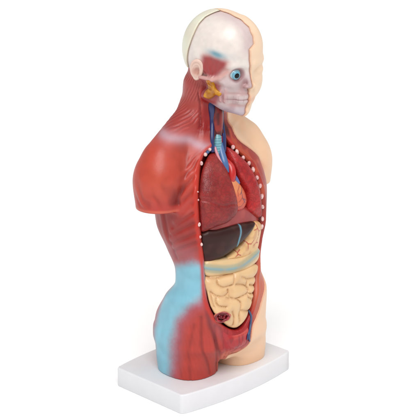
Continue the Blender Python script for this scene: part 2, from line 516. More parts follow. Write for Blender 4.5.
def muscle_paint(V):
    s, z = SZ(V)
    n = noise(V, 6, 3); n2 = noise(V, 16, 4)
    c = base_col(V, RED)
    c = mix(c, ORANGE, np.clip(smooth(-58, -74, s) * smooth(180, 200, z) * (1 - smooth(225, 262, z)) * (.55 + .5 * n2), 0, 1))
    c = mix(c, ORANGE, .55 * smooth(-64, -56, s) * smooth(185, 200, z) * smooth(232, 226, z))
    rel = muscle_relief(V)
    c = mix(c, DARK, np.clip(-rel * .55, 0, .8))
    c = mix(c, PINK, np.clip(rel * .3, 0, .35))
    c = mix(c, rgb(222, 124, 100), .7 * smooth(179.5, 177, z) * smooth(175, 176.5, z) * smooth(-66, -70, s))
    # neck: pinker, deep red in the grooves and in the strap beside the throat
    nk = smooth(238, 252, z)
    c = mix(c, rgb(186, 84, 78), nk * .7)
    c = mix(c, rgb(206, 112, 104), nk * smooth(-66, -76, s) * smooth(262, 276, z) * .6)
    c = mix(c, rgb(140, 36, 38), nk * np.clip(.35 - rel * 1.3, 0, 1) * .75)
    c = mix(c, rgb(158, 34, 34), .85 * smooth(-74, -66, s) * smooth(240, 250, z))
    c = mix(c, rgb(96, 24, 30), smooth(-50, -44, s) * smooth(234, 244, z) * smooth(50, 40, s))
    # flank below the arm darker, greyish bloom lower down
    c = mix(c, rgb(150, 46, 44), .6 * smooth(178, 168, z) * smooth(128, 150, z))
    c = mix(c, rgb(170, 112, 120), .65 * smooth(150, 130, z) * smooth(-48, -60, s) * smooth(112, 124, z))
    # collar bone: pale tendon airbrushed over the shoulder
    d = polyline(s, z, CLAVP)
    wd = np.interp(s, [-104, -80, -50], [2.2, 2.8, 3.8])
    c = mix(c, LAV, .85 * np.exp(-(d / wd) ** 2) * smooth(-108, -88, s))
    c = mix(c, rgb(196, 140, 146), .4 * np.exp(-(d / (wd * 2)) ** 2) * smooth(-108, -88, s))
    # broad sky-blue fascia sweeping from the waist down the outside of the thigh
    bd = polyd(s, z, BLUEP) + (n2 - .5) * 5 + (noise(V, 1.8, 60) - .5) * 1.6
    bl = smooth(8.5, -6.5, bd)
    pur = smooth(16, 2, bd) * (1 - bl) * smooth(110, 92, z)
    c = mix(c, rgb(172, 118, 140), .6 * pur)
    c = mix(c, BLUE, bl)
    c = mix(c, rgb(150, 206, 224), .3 * bl * smooth(.4, .7, n2))
    # thigh below the fascia
    # lower inner pelvis bowl, brighter red
    pd = polyd(s, z, CAV)
    c = mix(c, rgb(168, 96, 104), .5 * np.exp(-((polyline(s, z, [(-46,88),(-40,66),(-30,48),(-16,34)])) / 5) ** 2))
    pel = smooth(70, 56, z) * smooth(-34, -26, s)
    c = mix(c, rgb(176, 40, 48), .8 * pel * smooth(18, 28, z))
    c = mix(c, rgb(218, 122, 96), pel * smooth(33, 25, z) * .85)
    c = mix(c, rgb(150, 24, 34), pel * .5 * smooth(.5, .7, noise(V * np.array([3., 3., .5], f32), 6, 9)))
    # painted lip of the opening
    lip = np.exp(-((pd - 2.0) / 1.9) ** 2) * smooth(56, 70, z)
    c = mix(c, rgb(206, 62, 46), .85 * lip * smooth(242, 232, z))
    # left border band: brown red, yellowish specks of fat
    lf = smooth(12, 22, s)
    c = mix(c, rgb(178, 66, 54), lf * .9)
    ld = left_side(V)
    c = mix(c, rgb(196, 92, 62), lf * smooth(.56, .66, n) * smooth(150, 165, z) * .8)
    c = mix(c, rgb(150, 48, 42), lf * np.exp(-((ld - 1.2) / 1.4) ** 2) * .8)
    low = lf * smooth(128, 108, z)
    c = mix(c, rgb(212, 120, 92), low * .85)
    # inside of the opening: deep red
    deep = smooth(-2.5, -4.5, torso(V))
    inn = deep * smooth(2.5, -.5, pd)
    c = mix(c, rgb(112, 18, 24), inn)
    c = c * (0.94 + .12 * n)[:, None]
    return np.clip(c, 0, 1)
def skin_paint(V):
    s, z = SZ(V)
    c = base_col(V, SKIN)
    c = mix(c, rgb(230, 160, 128), .6 * np.exp(-(left_side(V) / 1.6) ** 2))
    c = mix(c, rgb(244, 196, 158), .5 * smooth(.45, .75, noise(V, 26, 44)))
    c = c * (.985 + .03 * noise(V, 12, 2))[:, None]
    return c
lo, hi = (-92, -64, -1), (92, 46, 312)
H1 = 0.85

def neck_top(P):
    """the neck ends inside the head"""
    q = HL(P)
    return q[..., 2] + 3
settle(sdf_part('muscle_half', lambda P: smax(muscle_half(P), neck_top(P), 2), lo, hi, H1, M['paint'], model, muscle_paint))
settle(sdf_part('skin_half', lambda P: smax(skin_half(P), neck_top(P), 2), (-20, -64, -1), hi, H1, M['skin'], model, skin_paint))

# ------------------------------------------------------------------ head parts
def skull_f(P):
    q = HL(P); x = q[..., 0]
    f = head(P) + .9
    qq = q.copy(); qq[..., 0] = -x
    f = smax(f, -ell(qq, (36, -14, 10), (9, 13, 11)), 6)      # temple hollow
    f = smax(f, -ell(qq, (31, -9, -15), (8, 10, 7)), 3)       # hollow under the cheek arch
    f = smax(f, -ell(qq, (29, -20, -14), (8, 7, 6)), 3)
    for a_, b_, r0, r1 in (((30.2, 0, -7.5), (28, -13, -6.6), 1.8, 1.9), ((28, -13, -6.6), (24, -20, -3.6), 1.9, 2.2), ((24, -20, -3.6), (18.5, -26, 3.5), 2.2, 2.0)):
        f = smin(f, cap(qq, a_, b_, r0, r1), 1.6)
    # rim of the orbit, and the jaw's rising branch
    f = smin(f, np.sqrt((np.sqrt((qq[..., 0] - 12.7) ** 2 + (q[..., 2] - .3) ** 2) - 6.9) ** 2 + (q[..., 1] + 29 - (qq[..., 0] - 12.7) * .45) ** 2) - 1.0, 2.2)
    ry, rz = q[..., 1], q[..., 2]
    dr = polyline(ry, rz, [(-20, -16), (-18.6, -22), (-18.4, -28)]); dr = np.minimum(dr, polyline(ry, rz, [(-24.4, -15), (-23.6, -21), (-22, -28)]))
    f = f - .9 * np.exp(-(dr / 1.2) ** 2) * smooth(10, 13, qq[..., 0])
    f = smax(f, -ell(qq, (12.7, -35.5, .3), (5.9, 9, 5.7)), 1.2)   # orbit
    f = smax(f, -ell(qq, (6.5, -40, -6), (2, 4, 4)), 2.5)    # side of the nose
    tz, ty = q[..., 2], q[..., 1]
    tmk = smooth(2, -3, polyd(ty, tz, spline([(-1, 13), (-8, 16), (-17, 15.5), (-25, 14), (-26.5, 9), (-22.5, 3), (-16, -3.5), (-8, -5), (-1, -3)], 3, True))) * smooth(10, 16, qq[..., 0])
    f = f - tmk * (.5 + .28 * np.sin(np.arctan2(ty + 14, tz + 14) * 22 + 2 * noise(P, 5, 51)))
    # teeth: two rows with gaps
    ang = np.degrees(np.arctan2(-(qq[..., 0]), -(q[..., 1] + 18)))
    for zc in (-22.6, -27.2):
        tooth = ell(q, (0, -27.6, zc), (9.3, 8.3, 2.4)) - .2 * np.abs(np.sin(ang * math.pi / 17))
        f = smin(f, tooth, .8)
    f = f + .6 * np.exp(-((q[..., 2] + 24.9) / .6) ** 2) * smooth(-14, -20, q[..., 1]) * smooth(14, 10, qq[..., 0])
    # grooves at the tooth roots
    f = f + .5 * np.exp(-((q[..., 2] + 19.0) / .9) ** 2) * smooth(-22, -26, q[..., 1])
    sp = split(q)
    f = smax(f, x - sp - .3, .5)
    f = smax(f, scalp_edge(q) - .4, 1.0)
    return f
def skull_paint(V):
    q = HL(V); x, y, z = q[:, 0], q[:, 1], q[:, 2]
    n = noise(V, 8, 6); n2 = noise(V, 3, 7)
    c = base_col(V, rgb(238, 228, 221))
    # mauve strip along the crown beside the scalp
    c = mix(c, rgb(222, 202, 200), smooth(-17, -5, x - .1 * (z - 25) - 4 * smooth(0, -30, y) + 3) * smooth(14, 26, z) * .95)
    c = mix(c, rgb(200, 160, 156), smooth(5, 12, x) * smooth(18, 26, z) * .5)
    # face bones, greyer with pink hollows
    fc = smooth(8, -6, z)
    c = mix(c, rgb(206, 184, 186), fc * .75)
    c = mix(c, rgb(176, 128, 132), fc * smooth(.5, .8, n) * .6)
    c = mix(c, rgb(170, 112, 112), .6 * np.exp(-(((x + 6) / 4) ** 2 + ((z + 12) / 6) ** 2)))
    orb = np.sqrt(((x + 12.7) / 7.0) ** 2 + ((z - .3) / 6.8) ** 2)
    c = mix(c, rgb(168, 118, 122), smooth(1.25, .85, orb) * smooth(-15, -24, y) * .75)
    # temple muscle with a blue tendon patch above
    tm = smooth(4.2, -4, polyd(y, z, spline([(-1, 13), (-8, 16), (-17, 15.5), (-25, 14), (-26.5, 9), (-22.5, 3), (-16, -3.5), (-8, -5), (-1, -3)], 3, True)))
    tm *= smooth(-10, -16, x)
    bl = np.exp(-(((y + 16) / 8) ** 2 + ((z - 18.5 - .1 * (y + 16)) / 3.2) ** 2)) * smooth(-10, -16, x)
    c = mix(c, rgb(170, 42, 44), tm * .95)
    c = mix(c, rgb(136, 176, 190), np.clip(bl * 1.1, 0, 1))
    # arch back to bone
    ar = polyline(y, z, [(-26, 3.5), (-20, -3.6), (-13, -6.6), (0, -7.5)])
    c = mix(c, rgb(222, 176, 168), np.exp(-(ar / 2.6) ** 2) * smooth(-14, -20, x))
    # chewing muscle below the arch, and lower cheek
    ms = smooth(3, -3, polyd(y, z, [(-13, -9), (12, -9), (14, -40), (-2, -38), (-14, -33), (-18, -20), (-19, -12)])) * smooth(-12, -17, x)
    c = mix(c, rgb(170, 66, 68), ms * .9)
    dr = np.minimum(polyline(y, z, [(-20, -16), (-18.6, -22), (-18.4, -28)]), polyline(y, z, [(-24.4, -15), (-23.6, -21), (-22, -28)]))
    c = mix(c, rgb(220, 178, 176), np.exp(-(dr / 1.2) ** 2) * smooth(-9, -13, x) * .8)
    c = mix(c, rgb(168, 96, 104), .6 * np.exp(-(((y + 21.3) / 1.6) ** 2 + ((z + 22) / 6) ** 2)) * smooth(-9, -13, x))
    # jaw
    c = mix(c, rgb(196, 186, 200), .5 * smooth(-30, -38, z) * smooth(2, -10, y))
    # gum and teeth
    gum = np.exp(-((z + 18.6) / 1.8) ** 2) + np.exp(-((z + 31) / 1.6) ** 2)
    fr = smooth(-20, -26, y)
    c = mix(c, rgb(206, 160, 156), np.clip(gum, 0, 1) * fr * .5)
    tth = smooth(4.6, 3.4, np.abs(z + 24.9)) * fr
    c = mix(c, rgb(220, 204, 200), tth * .4)
    ang = np.degrees(np.arctan2(x, -(y + 18)))
    c = mix(c, rgb(160, 110, 110), tth * (.35 * smooth(.25, 0, np.abs(np.sin(ang * math.pi / 17))) + .6 * np.exp(-((z + 24.9) / .6) ** 2)))
    # brown line down the cut middle
    mid = np.exp(-((x - split(q)) / 1.2) ** 2) * smooth(30, 18, z)
    c = mix(c, rgb(176, 116, 100), mid * .75)
    c = mix(c, rgb(188, 158, 152), .6 * np.exp(-((scalp_edge(q)) / 1.5) ** 2))
    c = c * (.96 + .08 * n2)[:, None]
    return np.clip(c, 0, 1)
hlo, hhi = (-44, -76, 250), (50, 34, 374)
skull = settle(sdf_part('skull_half', skull_f, hlo, hhi, .6, M['bone'], model, skull_paint))

def face_f(P):
    q = HL(P)
    f = face_features(P, head(P)) - .5 - 1.0 * smooth(-4, -12, q[..., 1]) * smooth(4, 14, q[..., 0])
    return smax(f, split(q) + .15 - q[..., 0], .8)
def face_paint(V):
    q = HL(V)
    c = base_col(V, rgb(250, 222, 194))
    z, y, x = q[:, 2], q[:, 1], q[:, 0]
    edge = np.exp(-((x - split(q) - .2) / .9) ** 2)
    c = mix(c, rgb(226, 176, 146), edge * .5 * smooth(-46, -40, z))
    lp = np.exp(-((z + 25.2) / 3.2) ** 2) * smooth(12, 6, x) * smooth(-30, -33, y)
    c = mix(c, rgb(214, 130, 112), lp * .3)
    return c
settle(sdf_part('face_half', face_f, hlo, hhi, .75, M['skin'], model, face_paint))

def scalp_f(P):
    q = HL(P)
    f = head(P) - .6
    f = smax(f, -scalp_edge(q) + .3, 1.6)
    f = smax(f, q[..., 0] - split(q) - .0, .8)
    f = smax(f, -6 - q[..., 2] - .0, 2)
    return smax(f, -(head(P) + 7), 1)
def scalp_paint(V):
    q = HL(V)
    c = base_col(V, rgb(240, 238, 218))
    e = scalp_edge(q)
    c = mix(c, rgb(176, 160, 136), .85 * smooth(1.0, .1, e))
    c = mix(c, rgb(236, 226, 208), .5 * smooth(.4, .7, noise(V, 14, 8)))
    return c
settle(sdf_part('skull_cap', scalp_f, hlo, (50, 34, 374), .75, M['bone'], model, scalp_paint))

# ear on the muscle side, moulded close to the head
def ear_f(P):
    q = HL(P)
    x = (q[..., 0] + 30.6) / .78; y = (q[..., 1] - 4.6) / .78; z = (q[..., 2] + 1.2) / .8
    a = math.radians(-12); c, s = math.cos(a), math.sin(a)
    y, z = y * c - z * s, y * s + z * c
    a = math.radians(24); c, s = math.cos(a), math.sin(a)
    x, y = x * c - y * s * -1, -x * s + y * c
    zz = z; yy = y + .8 * smooth(0, -12, z) * 2
    wz = 8.2 + zz * .14
    rr = np.sqrt((yy / np.maximum(wz, 4)) ** 2 + (zz / 13.5) ** 2)
    plate = np.maximum((rr - 1) * 8.5, np.abs(x) - 2.0)
    plate = smax((rr - 1) * 8.5, np.abs(x) - 2.1, 1.6)
    helix = np.sqrt(((rr - .86) * 8.5) ** 2 + (x + 2.2) ** 2) - 1.35
    helix = np.where(zz < -7, helix + (-7 - zz) * .3, helix)
    f = smin(plate, helix, 1.2)
    conc = np.sqrt(((yy + 1.2) / 3.6) ** 2 + ((zz + .5) / 5.5) ** 2 + ((x + 4) / 4.0) ** 2)
    f = smax(f, -(conc - 1) * 3.4, 1.2)
    anti = np.sqrt(((np.sqrt((yy * 1.25) ** 2 + (zz * .8) ** 2) - 6.0)) ** 2 * .9 + (x + 1.9) ** 2) - 1.0
    f = smin(f, anti, 1)
    trag = np.sqrt((yy + 6.2) ** 2 + (zz + 1) ** 2 * .4 + (x + 1.5) ** 2) - 2.2
    return smin(f, trag, 1.5)
def ear_paint(V):
    c = base_col(V, rgb(236, 208, 194))
    q = HL(V)
    cd = np.sqrt((q[:, 1] - 3.5) ** 2 + (q[:, 2] + 3) ** 2)
    c = mix(c, rgb(196, 132, 116), .6 * smooth(5.5, 2, cd))
    return c
settle(sdf_part('ear', ear_f, HW((-32, 5, -3)) - 18, HW((-32, 5, -3)) + 18, .55, M['skin'], model, ear_paint))

# eye: ball, iris, pupil
def uv_ball(name, centre, r, mat, parent, colour, squash=None, axis=None, seg=32):
    v, q = [], []
    R = seg // 2
    for i in range(R + 1):
        t = math.pi * i / R
        for j in range(seg):
            p = 2 * math.pi * j / seg
            v.append((math.sin(t) * math.cos(p), math.sin(t) * math.sin(p), math.cos(t)))
    for i in range(R):
        for j in range(seg):
            q.append((i * seg + j, (i + 1) * seg + j, (i + 1) * seg + (j + 1) % seg, i * seg + (j + 1) % seg))
    v = np.array(v)
    if squash is not None:
        v = v * np.array(squash)
    v = v * r
    if axis is not None:
        zq = np.array(axis, float); zq /= np.linalg.norm(zq)
        xq = np.cross([0.3, .2, 1], zq); xq /= np.linalg.norm(xq); yq = np.cross(zq, xq)
        v = v[:, :1] * xq + v[:, 1:2] * yq + v[:, 2:] * zq
    v = v + np.array(centre)
    col = colour(v) if callable(colour) else base_col(v, colour)
    return to_mesh(name, v, np.array(q), mat, parent, col)
eye_c = HW((-12.7, -26.6, .3)); gaze = HR @ np.array((-.32, -1, -.02), f32); gaze /= np.linalg.norm(gaze)
eye = settle(uv_ball('eye', eye_c, 6.0, M['gloss'], model, rgb(176, 206, 214)))
def sub(o):
    o.matrix_parent_inverse = mathutils.Matrix.Identity(4)
    return o
sub(uv_ball('iris', eye_c + gaze * 4.6, 4.3, M['gloss'], eye, rgb(122, 180, 200), squash=(1, 1, .5), axis=gaze))
sub(uv_ball('pupil', eye_c + gaze * 5.95, 2.7, M['pupil'], eye, rgb(4, 4, 6), squash=(1, 1, .4), axis=gaze))

# salivary gland: yellow, lobed, in front of and below the ear
def gland_f(P):
    q = HL(P)
    base = head(P) + .6
    y, z = q[..., 1], q[..., 2]
    pd = polyd(y, z, spline([(-5, -6.5), (-9, -7.5), (-13.5, -7.5), (-13, -13), (-15.5, -17), (-20.5, -19), (-18.5, -23), (-14, -22.5), (-11, -25.5), (-7.4, -28.5), (-2, -27), (-3, -21), (-5.5, -17), (-4.5, -12)], 3, True))
    f = smax(base - 1.8 + (noise(P, 3.4, 12) - .5) * 1.8, pd, 2)
    f = smax(f, q[..., 0] + 14, 1)
    return smax(f, -(base + 4), 1)
settle(sdf_part('salivary_gland', gland_f, HW((-24, -9, -17)) - 22, HW((-24, -9, -17)) + 22, .6, M['organ'], model,
                lambda V: mix(base_col(V, rgb(216, 158, 34)), rgb(170, 96, 34), .6 * smooth(.55, .3, noise(V, 3.4, 12)))))

# ------------------------------------------------------------------ vessels, windpipe (tubes that follow the body's surface)
def tube(name, pts, r, mat, parent, colour, seg=14, n=6):
    """pts are (s, z, offset[, radius]) on the unrolled body"""
    P = [surf(p[0], p[1], p[2]) for p in pts]
    rad = [p[3] if len(p) > 3 else r for p in pts]
    return tube3(name, P, rad, mat, parent, colour, seg, n)
def tube3(name, P, rad, mat, parent, colour, seg=14, n=6, ring=None):
    C4 = np.array(spline([tuple(p) + (q,) for p, q in zip(P, rad)], n))
    c = C4[:, :3]; rr = C4[:, 3]
    t = np.gradient(c, axis=0); t /= np.linalg.norm(t, axis=1)[:, None]
    v = []
    nrm = np.cross(t[0], [0.31, .95, .1]); nrm /= np.linalg.norm(nrm)
    for i in range(len(c)):
        nrm = nrm - t[i] * (nrm @ t[i]); nrm /= np.linalg.norm(nrm)
        b = np.cross(t[i], nrm)
        k = rr[i] * (1 if ring is None else ring(i))
        for j in range(seg):
            a = 2 * math.pi * j / seg
            v.append(c[i] + k * (nrm * math.cos(a) + b * math.sin(a)))
    nn = len(c)
    q = [(i * seg + j, i * seg + (j + 1) % seg, (i + 1) * seg + (j + 1) % seg, (i + 1) * seg + j) for i in range(nn - 1) for j in range(seg)]
    v.append(c[0] - t[0] * rr[0] * .6); v.append(c[-1] + t[-1] * rr[-1] * .6)
    a0, a1 = len(v) - 2, len(v) - 1
    q += [(a0, (j + 1) % seg, j, j) for j in range(seg)] + [(a1, (nn - 1) * seg + j, (nn - 1) * seg + (j + 1) % seg, (nn - 1) * seg + (j + 1) % seg) for j in range(seg)]
    v = np.array(v)
    me = bpy.data.meshes.new(name)
    me.from_pydata([tuple(x * S) for x in v], [], [tuple(dict.fromkeys(f)) for f in q])
    me.polygons.foreach_set('use_smooth', np.ones(len(me.polygons), bool))
    at = me.color_attributes.new('paint', 'FLOAT_COLOR', 'POINT')
    col = np.ones((len(v), 4), f32); col[:, :3] = colour(v.astype(f32)) if callable(colour) else colour
    at.data.foreach_set('color', col.ravel())
    me.materials.append(mat)
    o = bpy.data.objects.new(name, me); COLL.objects.link(o); o.parent = parent
    settle(o)
    return o
VEIN = rgb(44, 56, 112); LVEIN = rgb(86, 124, 172); ART = rgb(196, 34, 40)
tube('neck_vein', [(-46, 276, -1, 3.6), (-45, 268, .5, 3.2), (-43, 255, 0, 2.4), (-42, 240, -1, 2.2), (-41, 228, -4, 2.2)], 2, M['vein'], model, VEIN)
tube('neck_vein', [(8, 268, 0, 2.0), (2, 255, 0, 2.0), (-5, 240, -2, 2.2), (-10, 226, -5, 2.4)], 2, M['vein'], model, VEIN)
tube('neck_artery', [(-2, 268, -1, 1.2), (-8, 252, -1, 1.2), (-13, 240, -3, 1.4), (-16, 228, -6, 1.6)], 2, M['vein'], model, ART)
tube('windpipe', [(-26, 243, -5, 3.8), (-26, 241, -4.5, 4.2), (-27.5, 235, -4.5, 4.3), (-29, 229, -6, 4.3), (-29, 222, -9, 4.4)], 4, M['vein'], model,
     lambda v: mix(base_col(v, rgb(138, 188, 196)), rgb(96, 146, 160), smooth(.2, .9, np.sin(v[:, 2] * 2.6))), n=10)
tube('larynx', [(-20, 270, -2, 5), (-22, 262, -2, 6.5), (-24, 250, -2.5, 6), (-25, 241, -5.5, 5)], 5, M['organ'], model, lambda v: mix(base_col(v, rgb(160, 52, 46)), rgb(96, 24, 28), smooth(.35, .65, noise(np.asarray(v, f32) * np.array([1, 1, .5], f32), 3, 50))))
tube('vena_cava', [(-19, 234, -5, 3.2), (-20, 226, -4, 3.8), (-19, 217, -4, 4.0), (-17, 208, -7, 4.0)], 3, M['vein'], model, LVEIN)
tube('brachial_vein', [(-52, 227, -6, 2), (-46, 231, -4.5, 2.8), (-38, 231, -5, 2.8), (-30, 226, -6, 2.4)], 2, M['vein'], model, LVEIN)
tube('brachial_artery', [(-36, 232, -3, 1.4), (-32, 226, -2.5, 1.5), (-26, 217, -3, 1.5), (-22, 211, -5, 1.5)], 2, M['vein'], model, rgb(214, 150, 160))
tube('aorta', [(-22, 232, -8, 2), (-13, 220, -8, 3), (-8, 213, -4, 4.0), (-9, 206, -4, 4.2), (-12, 199, -7, 4)], 2, M['vein'], model, rgb(206, 40, 40))
tube('pulmonary_artery', [(-8, 207, -7, 2.2), (-3, 202, -5, 2.4), (1, 196, -6, 2.4)], 2, M['vein'], model, rgb(112, 124, 176))

# ------------------------------------------------------------------ organs
def pillow(pts, inset, dome, R, k, depth=14, closed=True, extra=None, n=3):
    O = spline(pts, n, True) if n else pts
    def f(P):
        s, z = SZ(P)
        pd = polyd(s, z, O)
        t = np.clip(-pd / R, 0, 1)
        T = torso(P)
        top = T + inset - dome * np.sqrt(np.clip(1 - (1 - t) ** 2, 0, 1))
        if extra is not None:
            top = top + extra(P, s, z, pd)
        g = smax(top, pd, k)
        return smax(g, -(T + inset + depth), 1)
    f.outline = O
    return f
def organ(name, f, mat, colour, h=.75):
    O = np.array(f.outline)
    th = O[:, 0] / 50
    pts = []
    for (s, z) in O[::2]:
        for o in (3, -20):
            pts.append(surf(s, z, o))
    pts = np.array(pts)
    lo_, hi_ = pts.min(0) - 4, pts.max(0) + 4
    lo_[1] -= 10
    return settle(sdf_part(name, f, lo_, hi_, h, M[mat], model, colour))

RL = [(-41,227),(-49,224),(-53,214),(-53.6,200),(-53,182),(-52,166),(-50.5,155),(-36,159),(-22,161.5),(-10.5,168),(-7,177),(-10,190),(-13,203),(-17.5,213),(-26,222),(-35,226.5)]
def rl_ex(P, s, z, pd):
    d = polyline(s, z, spline([(-52,188),(-42,186),(-30,181),(-18,181),(-9,178)], 3))
    e = polyline(s, z, spline([(-34,181),(-26,172),(-16,165)], 3))
    return .8 * np.exp(-(d / 1.0) ** 2) + .5 * np.exp(-(e / .9) ** 2) + (noise(P, 5, 15) - .5) * .7
def lung_paint(c0, c1, hl):
    def g(V):
        s, z = SZ(V)
        n = noise(V, 10, 16)
        c = mix(base_col(V, c0), c1, smooth(.35, .7, n))
        c = mix(c, hl, .35 * smooth(.55, .75, noise(V, 5, 17)))
        c = mix(c, rgb(176, 60, 52), .7 * smooth(206, 224, z) * smooth(-30, -46, s))
        return c
    return g
organ('right_lung', pillow(RL, 4.5, 7, 15, 3.5, 11, extra=rl_ex), 'lung', lung_paint(rgb(160, 50, 48), rgb(146, 42, 42), rgb(172, 78, 66)))
LLG = [(0,229),(14,228),(25,219),(30,208),(31,195),(32,183),(34,171.5),(34,156.5),(24,161.5),(15.5,168),(17,177),(15,187),(9.5,196),(4,204.4),(0,215)]
def ll_ex(P, s, z, pd):
    return (noise(P, 5, 19) - .5) * .7
organ('left_lung', pillow(LLG, 4, 6, 12, 3, 12, extra=ll_ex), 'lung', lung_paint(rgb(190, 48, 50), rgb(170, 38, 42), rgb(206, 74, 64)))
HEART = [(-22,207),(-7,205),(3,198),(9.5,190),(13,178),(6,169.5),(-10,169),(-22,175),(-27,192)]
def heart_paint(V):
    s, z = SZ(V)
    c = mix(base_col(V, rgb(222, 112, 76)), rgb(232, 160, 112), smooth(180, 200, z + (noise(V, 6, 20) - .5) * 10))
    c = mix(c, rgb(200, 70, 56), smooth(-3, 6, s) * .5)
    c = mix(c, rgb(206, 52, 48), smooth(176, 171, z))
    for p, w_, cc in [([(3,193),(-1,189),(0,183),(4,178)], .5, rgb(54, 50, 96)), ([(-1,189),(-4,187)], .4, rgb(54,50,96)), ([(0,184),(-4,181),(-7,180)], .4, rgb(150, 30, 40)), ([(3,179),(-2,175),(-7,175)], .4, rgb(150,30,40)), ([(2,182),(6,180)], .4, rgb(54,50,96)), ([(-2,195),(-7,191),(-7,186)], .45, rgb(160,40,40))]:
        c = mix(c, cc, .9 * np.exp(-(polyline(s, z, p) / w_) ** 2))
    return c
organ('heart', pillow(HEART, 8, 6, 11, 4, 8), 'organ', heart_paint, .6)
DIA = [(-52,165),(-38,168),(-22,171),(-10,174),(5,174),(18,170),(30,163),(40,157),(38,150),(20,152),(0,154),(-25,153.5),(-46,149),(-51,152)]
organ('diaphragm', pillow(DIA, 8.5, 3.5, 5, 2.5, 8), 'organ', lambda V: mix(base_col(V, rgb(170, 56, 56)), rgb(196, 92, 84), .7 * smooth(.35, .65, noise(V * np.array([1, 1, .5], f32), 8, 21))))
LIV = [(-51,154),(-36,156.5),(-20,157.5),(0,157.5),(14,156.5),(24.5,154.8),(18,146),(10,140),(0,135.5),(-10,131.5),(-24,127),(-36,124.5),(-50,124)]
def liver_paint(V):
    s, z = SZ(V)
    c = mix(base_col(V, rgb(68, 36, 32)), rgb(92, 56, 48), .5 * smooth(.5, .8, noise(V, 7, 22)))
    c = mix(c, rgb(84, 30, 34), .8 * smooth(-30, -46, s) * smooth(132, 126, z))
    d = polyline(s, z, spline([(-5, 156.5), (-6, 149), (-7.5, 142), (-6.5, 134)], 3))
    c = mix(c, rgb(122, 172, 190), np.clip(1.3 * np.exp(-(d / 1.1) ** 2), 0, 1))
    return c
organ('liver', pillow(LIV, 4.5, 5, 12, 2.5, 10, n=2, extra=lambda P, s, z, pd: -.5 * np.exp(-(polyline(s, z, [(-5, 156.5), (-7.5, 142), (-6.5, 134)]) / 1.2) ** 2)), 'liver', liver_paint)
STO = [(18,152),(27,155),(36,152),(42,142),(44,128),(38,118),(22,117),(4,119),(-14,121),(-22,124),(-8,129),(4,134),(12,139)]
def stomach_paint(V):
    s, z = SZ(V)
    c = base_col(V, rgb(238, 198, 144))
    c = mix(c, rgb(206, 150, 108), .5 * smooth(.5, .8, noise(V, 5, 23)))
    vs = [[(23,153),(24,148),(28,144),(30,139)],[(24,148),(20,147)],[(28,144),(33,145)],[(10,138),(13,134),(18,133)],[(13,134),(13,129)],[(18,133),(22,136)],[(-6,130),(-4,126),(1,124)],[(-4,126),(-8,124)],[(-4,128),(0,130)],[(24,130),(28,132),(30,137)],[(28,132),(33,131)]]
    for p in vs:
        c = mix(c, rgb(186, 44, 36), .95 * np.exp(-(polyline(s, z, p) / .55) ** 2))
    return c
organ('stomach', pillow(STO, 6, 6, 9, 3, 9), 'organ', stomach_paint, .6)
COL = [(-49,125),(-34,125),(-22,124.5),(-6,123),(8,122.5),(20,124.5),(30,128.5),(40,125),(44,117),(41,110),(32,107.5),(18,106),(3,106),(-12,106.5),(-26,107.5),(-48,109)]
STR = spline([(-48,118.8),(-36,116.5),(-24.2,114.3),(-8,113.3),(4,114.2),(17.8,117),(30,119.5),(42,121)], 3)
def colon_paint(V):
    s, z = SZ(V)
    d = polyline(s, z, STR)
    c = base_col(V, rgb(234, 202, 156))
    c = mix(c, rgb(184, 180, 152), .85 * smooth(6, 3, d))
    c = mix(c, rgb(152, 178, 180), np.clip(1.15 * np.exp(-(d / 1.5) ** 2), 0, 1))
    c = mix(c, rgb(214, 176, 130), .3 * smooth(.5, .8, noise(V, 9, 24)))
    return c
organ('transverse_colon', pillow(COL, 4.5, 6, 8, 3, 10, extra=lambda P, s, z, pd: -.8 * np.exp(-(polyline(s, z, STR) / 1.6) ** 2)), 'organ', colon_paint, .7)
INT = [(-48,109),(-24,109),(4,109),(26,110),(36,107),(31,98),(25,88),(18.7,80),(13,70),(6,60),(-3,53.5),(-15,52),(-27,59),(-39.5,74),(-46,92)]
GR = [[(-44.5, 108.5), (-35.9, 106.5), (-25.9, 107.6), (-12.3, 107.1)],
[(-35.1, 107.0), (-34.8, 101.0), (-28.5, 96.9), (-22.2, 97.0), (-14.3, 97.1)],
[(-11.1, 106.2), (-12.9, 100.8), (-14.3, 97.1)],
[(-42.2, 93.7), (-35.3, 89.3), (-27.7, 88.2), (-22.6, 90.3), (-22.7, 93.8)],
[(-22.3, 93.0), (-21.1, 86.7), (-14.3, 83.4), (-4.8, 83.3), (7.4, 84.9), (9.2, 88.7), (3.2, 93.4), (-10.6, 96.7)],
[(0.5, 102.3), (8.5, 98.5), (7.3, 92.2), (8.6, 87.4)],
[(8.5, 98.5), (19.8, 97.1), (27.5, 97.2)],
[(7.4, 84.9), (12.9, 82.6), (18.2, 82.5)],
[(-42.2, 93.7), (-41.3, 87.1), (-38.5, 79.5)],
[(-35.6, 89.0), (-36.7, 84.6), (-33.5, 79.9), (-25.9, 77.7)],
[(-25.1, 86.7), (-22.4, 85.2), (-20.4, 85.2)],
[(-12.1, 83.0), (-6.4, 78.4), (-6.8, 72.6), (-9.2, 66.4), (-7.5, 58.3)],
[(-6.8, 70.3), (3.7, 67.1), (9.9, 67.8), (13.7, 73.3)],
[(7.1, 84.2), (6.6, 80.8), (12.7, 77.2)],
[(-18.5, 71.4), (-16.3, 64.9), (-16.9, 56.7)],
[(13.2, 91.5), (20.5, 89.2), (24.9, 89.4)]]
GRP = [spline(g, 3) for g in GR]
def gut_ex(P, s, z, pd):
    d = np.full(s.shape, 40, f32)
    near = pd < 4
    dd = d[near]
    for g in GRP:
        dd = np.minimum(dd, polyline(s[near], z[near], g))
    d[near] = dd
    d = d + (noise(P, 4, 40) - .5) * .8
    t = np.clip(d / 7.0, 0, 1)
    return 3.5 * (1 - np.sqrt(np.clip(1 - (1 - t) ** 2, 0, 1))) - .3
